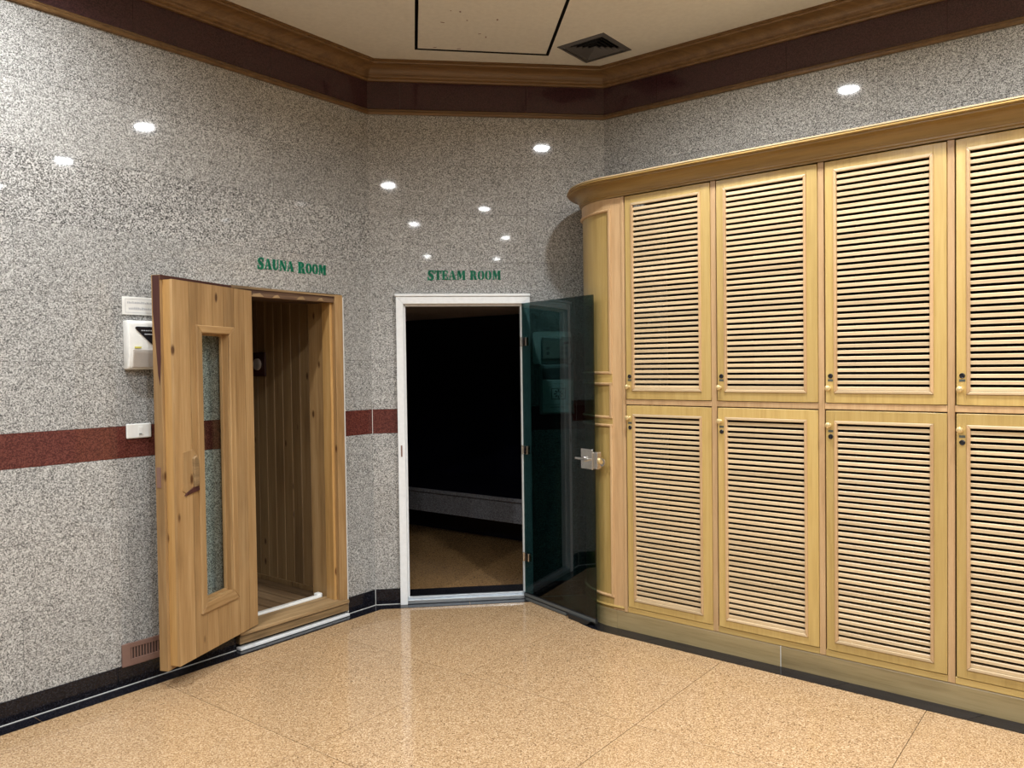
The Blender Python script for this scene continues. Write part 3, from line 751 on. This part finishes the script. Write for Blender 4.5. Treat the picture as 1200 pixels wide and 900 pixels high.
def glyph(c):
    if c == 'O':
        l = ell(.42, .5, .42, .5, 97, 263, 14) + list(reversed(ell(.40, .5, .15, .38, 100, 260, 14)))
        r = ell(.48, .5, .42, .5, -83, 83, 14) + list(reversed(ell(.50, .5, .15, .38, -80, 80, 14)))
        return [('strip', l), ('strip', r)], .9
    if c == 'R':
        ps = [('p', q) for q in serif_stem(.09, .36)]
        bowl = ell(.42, .73, .40, .27, 90, -90, 10) + list(reversed(ell(.42, .73, .12, .17, 90, -90, 10)))
        return ps + [('strip', bowl), ('p', [(.52, .44), (.66, 0), (1.0, 0), (1.0, .07), (.93, .09), (.78, .46)])], .98
    if c == 'E':
        return [('p', q) for q in serif_stem(.09, .37)] + [('p', [(.41, .9), (.7, .9), (.74, .68), (.8, .68), (.8, 1), (.41, 1)]), ('p', [(.41, 0), (.82, 0), (.82, .34), (.76, .34), (.7, .1), (.41, .1)]),
                ('p', [(.41, .45), (.56, .45), (.58, .34), (.63, .34), (.63, .66), (.58, .66), (.56, .55), (.41, .55)])], .82
    if c == 'T':
        return [('p', R4(.3, .58, .08, 1)), ('p', R4(.22, .66, 0, .08)), ('p', [(0, .64), (.06, .64), (.12, .9), (.26, .9), (.26, 1), (0, 1)]), ('p', [(.62, .9), (.76, .9), (.82, .64), (.88, .64), (.88, 1), (.62, 1)])], .88
    if c == 'A':
        return [('p', [(.44, 1), (.6, 1), (.96, .08), (1.02, .08), (1.02, 0), (.54, 0), (.54, .08), (.64, .08)]), ('p', [(.36, .86), (.43, .98), (.16, .08), (.24, .08), (.24, 0), (0, 0), (0, .08), (.07, .08)]), ('p', R4(.27, .56, .28, .37))], 1.02
    if c == 'M':
        return [('p', [(.06, 0), (.26, 0), (.26, .07), (.2, .08), (.2, .86), (.13, .93), (.13, .08), (.06, .07)]), ('p', [(.1, 1), (.42, 1), (.66, .42), (.54, .1), (.5, .1)]), ('p', [(.68, .48), (.72, .6), (.84, 1), (.92, 1), (.92, .9), (.72, .5)]),
                ('p', [(.8, 0), (1.2, 0), (1.2, .07), (1.14, .08), (1.14, .92), (1.2, .93), (1.2, 1), (.95, 1), (.86, .86), (.86, .08), (.8, .07)])], 1.22
    if c == 'N':
        return [('p', [(.04, 0), (.26, 0), (.26, .07), (.2, .08), (.2, .8), (.13, .9), (.13, .08), (.04, .07)]), ('p', [(.04, 1), (.36, 1), (.92, .12), (.92, 0), (.74, 0), (.1, .95)]), ('p', [(.8, 1), (1.0, 1), (1.0, .93), (.95, .92), (.95, .22), (.88, .32), (.88, .92), (.8, .93)])], 1.02
    if c == 'U':
        l = [(.36, .93), (.42, .94), (.42, 1), (0, 1), (0, .94), (.07, .93)]
        bowl = [(.07, .93), (.07, .34)] + ell(.42, .3, .35, .31, 180, 262, 6)
        inn = [(.36, .93), (.36, .34)] + ell(.5, .3, .14, .2, 180, 250, 6)
        return [('p', l), ('strip', bowl + list(reversed(inn))), ('p', [(.62, 1), (.9, 1), (.9, .94), (.83, .93), (.83, .34), (.76, .15), (.62, .02), (.48, -.01), (.48, .08), (.62, .12), (.71, .22), (.75, .36), (.75, .93), (.62, .94)])], .92
    if c == 'S':
        sp = [(.70, .72), (.64, .88), (.46, .94), (.24, .86), (.17, .71), (.27, .58), (.47, .48), (.62, .36), (.61, .2), (.48, .07), (.28, .06), (.12, .16), (.07, .32)]
        wd = [.05, .1, .12, .2, .28, .3, .3, .3, .28, .2, .13, .1, .05]
        return [('q', band(sp, wd)), ('p', [(.68, .66), (.75, .66), (.75, 1), (.69, 1), (.66, .9)]), ('p', [(.02, 0), (.08, 0), (.11, .1), (.09, .35), (.02, .35)])], .78
    return [], .5
def lettering(name, M, x0, z0, width, text, big, label):
    e = tag(empty(name, M @ T(x0, 0, z0)), label, 'lettering')
    adv = []; tot = 0
    for i, ch in enumerate(text):
        wd_ = .55 if ch == ' ' else glyph(ch)[1] + .14
        if i in big: wd_ *= 1.12
        adv.append(wd_); tot += wd_
    k = width / (tot - .14); hgt = .061
    x = 0
    for i, ch in enumerate(text):
        if ch != ' ':
            sx = k * (1.12 if i in big else 1); sz = hgt * (1.13 if i in big else 1); dz = -.004 if i in big else 0
            m_ = MB()
            for kind, g_ in glyph(ch)[0]:
                polys = []
                if kind == 'p': polys = [g_]
                elif kind == 'q': polys = g_
                else:
                    n = len(g_) // 2
                    for j in range(n - 1): polys.append([g_[j], g_[j + 1], g_[-2 - j], g_[-1 - j]])
                for q in polys:
                    for ox in (-.035, 0, .035): m_.prism([(x + (px + ox) * sx, dz + pz * sz) for px, pz in q], -.0035, .0, 'y')
            obj('letter', m_, MAT['green'], e)
        x += adv[i] * k
    return e
lettering('wall_lettering', M_LEFT, -.858, 2.153, .492, 'SAUNA ROOM', (0, 6), 'green stencil words SAUNA ROOM above the wooden sauna doorway')
lettering('wall_lettering', M_BACK, .377, 2.153, .487, 'STEAM ROOM', (0,), 'green stencil words STEAM ROOM above the white door frame')

# ---- dispenser, sign, switch and grille beside the sauna door
dp = tag(empty('soap_dispenser', M_LEFT @ T(-1.645, 0, 1.58)), 'white wall dispenser with black triangular front on the granite wall', 'dispenser')
obj('body', MB().prism([(0, .245), (-.045, .245), (-.057, .232), (-.062, .08), (-.05, .01), (-.04, 0), (0, 0)], .0, .25, 'x'), MAT['white'], dp, bevel=.011, seg=3, smooth=True)
obj('lower_cover', MB().prism([(-.002, .01), (-.054, .01), (-.0665, .084), (-.0665, .1), (-.002, .1)], .02, .235, 'x'), MAT['greyp'], dp, bevel=.004)
fp = obj('front_panel', MB().prism([(.036, .212), (.034, .205), (.04, .198), (.138, .106), (.235, .106), (.235, .214), (.042, .214)], -.0655, -.05, 'y'), MAT['blackp'], dp)
for j, (a, b) in enumerate(((.062, .12), (.078, .12))):
    for q in range(5):
        xx = a + (b - a) * q / 5
        obj('printed_mark', MB().box(xx, xx + .008, -.066, -.0652, .192 - .018 * j, .197 - .018 * j), MAT['ink'], fp)
obj('sticker', MB().box(.028, .06, -.067, -.058, .107, .114), MAT['yellow'], dp)
sg = tag(empty('wall_sign', M_LEFT @ T(-1.646, 0, 1.855)), 'small white wall sign with two printed lines above the dispenser', 'sign')
obj('board', MB().box(0, .24, -.006, 0, 0, .09), MAT['white'], sg, bevel=.002)
obj('border_line', ring(.016, .226, .012, .078, .014, .228, .010, .080, -.0066, -.006), MAT['ink'], sg)
random.seed(3)
for ln, (z, a, b) in enumerate(((.056, .024, .22), (.026, .032, .215))):
    xx = a
    while xx < b:
        ww = random.uniform(.004, .009); hh = random.uniform(.006, .011)
        obj('printed_mark', MB().box(xx, xx + ww, -.0066, -.006, z, z + hh).box(xx, xx + .0015, -.0066, -.006, z + hh, z + hh + .003), MAT['ink'], sg); xx += ww + .0025
sw_ = tag(empty('light_switch', M_LEFT @ T(-1.577, 0, 1.235)), 'white light switch plate on the maroon wall band', 'switch')
obj('plate', MB().box(-.064, .064, -.011, 0, 0, .073), MAT['white'], sw_, bevel=.006, seg=3)
obj('rocker', MB().box(-.004, .018, -.0145, -.01, .016, .057), MAT['white'], sw_, bevel=.002)
obj('indicator', MB().box(-.003, .011, -.0155, -.0143, .019, .0235), MAT['darkgrey'], sw_)
vg = tag(empty('wall_vent', M_LEFT @ T(-1.69, 0, .1)), 'small brown plastic wall vent with upright slats above black skirting', 'vent')
obj('frame', ring(.042, .30, .032, .088, 0, .34, 0, .112, -.012, 0), MAT['ventbrown'], vg, bevel=.002)
obj('backing', MB().box(.03, .31, -.002, 0, .02, .095), MAT['void'], vg)
for k in range(17): obj('slat', MB().box(.045 + .0152 * k, .045 + .0152 * k + .0075, -.010, -.001, .03, .09), MAT['ventbrown'], vg)

# ---- steam controls on the back wall, seen through the glass door
cpn = tag(empty('control_panel', M_BACK @ T(1.235, 0, 1.585)), 'pale plate with grey button box behind the open glass door', 'control panel')
obj('back_plate', MB().prism([(-.16 + .02, 0), (.095, 0), (.108, .015), (.108, .203), (.095, .218), (-.14, .218), (-.154, .212), (-.16, .198), (-.16, .02), (-.154, .006)], -.012, 0, 'y'), MAT['white'], cpn)
bx = obj('button_box', MB().box(-.102, .098, -.05, -.012, .03, .18), MAT['panelgrey'], cpn, bevel=.008)
obj('face', MB().box(-.092, .088, -.053, -.05, .04, .158), MAT['greyp'], bx)
for qx, qz in ((-.065, .105), (-.065, .07), (.03, .105), (.058, .105), (.03, .07), (.058, .07)):
    obj('button', MB().box(qx - .009, qx + .009, -.056, -.053, qz - .010, qz + .010), MAT['darkgrey'], bx, bevel=.002, seg=1)
obj('display', MB().box(.042, .078, -.0545, -.053, .132, .145), MAT['blackp'], bx)
nb = tag(empty('notice_box', M_BACK @ T(1.235, 0, 1.245)), 'pale box with snowflake-like emblem below the steam control panel', 'box')
obj('back_box', MB().box(-.118, .118, -.035, 0, 0, .335), MAT['panelgrey'], nb, bevel=.004)
obj('cover', MB().box(-.102, .108, -.055, -.035, .012, .232), MAT['white'], nb, bevel=.004)
obj('window', MB().box(-.102, .09, -.045, -.035, .238, .315), MAT['darkgrey'], nb, bevel=.004)
em = obj('emblem', ring(-.04, .046, .105, .172, -.045, .051, .10, .177, -.0562, -.0548), MAT['inkdark'], nb)
for k in range(8):
    a = k * PI / 4; ca, sa = math.cos(a), math.sin(a)
    q = [(.012, -.004), (.03, -.006), (.03, .006), (.012, .004)]
    obj('ray', MB().prism([(.003 + r * ca - t * sa, .138 + r * sa + t * ca) for r, t in q], -.0562, -.0548, 'y'), MAT['inkdark'], em)
for z, a, b in ((.205, -.03, .035), (.066, -.09, .09), (.05, -.05, .045), (.046, -.05, .045)):
    obj('printed_line', MB().box(a, b, -.0558, -.0548, z, z + .002), MAT['inkdark'], nb)

# ---- dials inside the sauna
th = tag(empty('sauna_gauge', M_LEFT @ T(sx1, .97, 1.61)), 'dark wooden plaque with two round dials inside the sauna', 'gauge')
obj('plaque', MB().box(-.018, 0, -.13, .13, -.085, .085), MAT['lip'], th, bevel=.008)
for yy in (-.052, .052):
    dl_ = obj('dial', MB().lathe([(0, .016), (.034, .016), (.04, .014), (.041, 0), (0, 0)], 24, 'x'), MAT['greyp'], th, Matrix.Translation((-.018, yy, 0)) @ Matrix.Rotation(PI, 4, 'Z'))

# ================================================================== things on the ceiling
hz = tag(obj('ceiling_hatch', MB().prism([(HX0 + .02, HY0 + .02), (HX1 - .036, HY0 + .02), (HX1 - .018, HY1 - .028), (HX0 + .022, HY1 - .046)], ZC - .004, ZC + .012), MAT['ceil']),
         'square cream access hatch with dark gap in the ceiling', 'hatch')
random.seed(11)
for k in range(9):
    xx, yy = random.uniform(HX0 + .1, HX1 - .12), random.uniform(4.5, 5.04); a = random.uniform(0, 3)
    l_, w_ = random.uniform(.006, .016), random.uniform(.003, .006)
    q = [(xx + l_ * math.cos(t) * math.cos(a) - w_ * math.sin(t) * math.sin(a), yy + l_ * math.cos(t) * math.sin(a) + w_ * math.sin(t) * math.cos(a)) for t in [2 * PI * i / 8 for i in range(8)]]
    obj('stain_fleck', MB().prism(q, ZC - .0046, ZC - .004), MAT['ventbrown'], hz)
cv = tag(empty('ceiling_vent', frame(VC[0], VC[1], 45, ZC)), 'square grey air conditioning grille in the ceiling beside the hatch', 'air vent')
def sq_ring(h0, h1, z0, z1, t=.002):
    """sloping square ring from half-size h0 at z0 to h1 at z1"""
    m_ = MB()
    c = [(-1, -1), (1, -1), (1, 1), (-1, 1)]
    for i in range(4):
        a, b = c[i], c[(i + 1) % 4]
        m_.hexa([(a[0] * h0, a[1] * h0, z0), (b[0] * h0, b[1] * h0, z0), (b[0] * h1, b[1] * h1, z1), (a[0] * h1, a[1] * h1, z1),
                 (a[0] * h0, a[1] * h0, z0 + t), (b[0] * h0, b[1] * h0, z0 + t), (b[0] * h1, b[1] * h1, z1 + t), (a[0] * h1, a[1] * h1, z1 + t)])
    return m_
obj('frame', sq_ring(VS, VS - .026, -.004, -.010, .004), MAT['ventdark'], cv)
for k in range(5):
    h = VS - .03 - k * .027
    obj('louvre', sq_ring(h, h - .019, -.004, .014), MAT['ventdark'], cv)
dmesh = MB().lathe([(0, -.006), (.064, -.006), (.066, -.003), (.0, -.003)], 32).mesh('lamp_disc'); dmesh.materials.append(MAT['lamp'])
rmesh = MB().lathe([(.066, -.001), (.066, -.008), (.07, -.012), (.082, -.011), (.09, -.005), (.091, 0), (.066, -.001)], 32).mesh('trim_ring', smooth=True); rmesh.materials.append(MAT['white'])
for k, (x, y) in enumerate(LAMPS):
    lab = {0: 'round white ceiling downlight closest to the steam room door', 1: 'round white ceiling downlight just in front of the third locker',
           8: 'round white ceiling downlight closest to the sauna wall', 9: 'round white ceiling downlight in front of the last locker'}.get(k, 'round white ceiling downlight over the open middle of the room')
    e = tag(empty('downlight', Matrix.Translation((x, y, ZC))), lab, 'downlight', 'ceiling downlights')
    obj('trim_ring', rmesh, None, e); obj('lamp_disc', dmesh, None, e)
    ld = bpy.data.lights.new('downlight_lamp', 'AREA'); ld.shape = 'DISK'; ld.size = .125; ld.energy = LAMP_W; ld.spread = math.radians(158); ld.color = LAMP_COL
    lo = bpy.data.objects.new('downlight_lamp', ld); COL.objects.link(lo); lo.parent = e; lo.location = (0, 0, -.014)
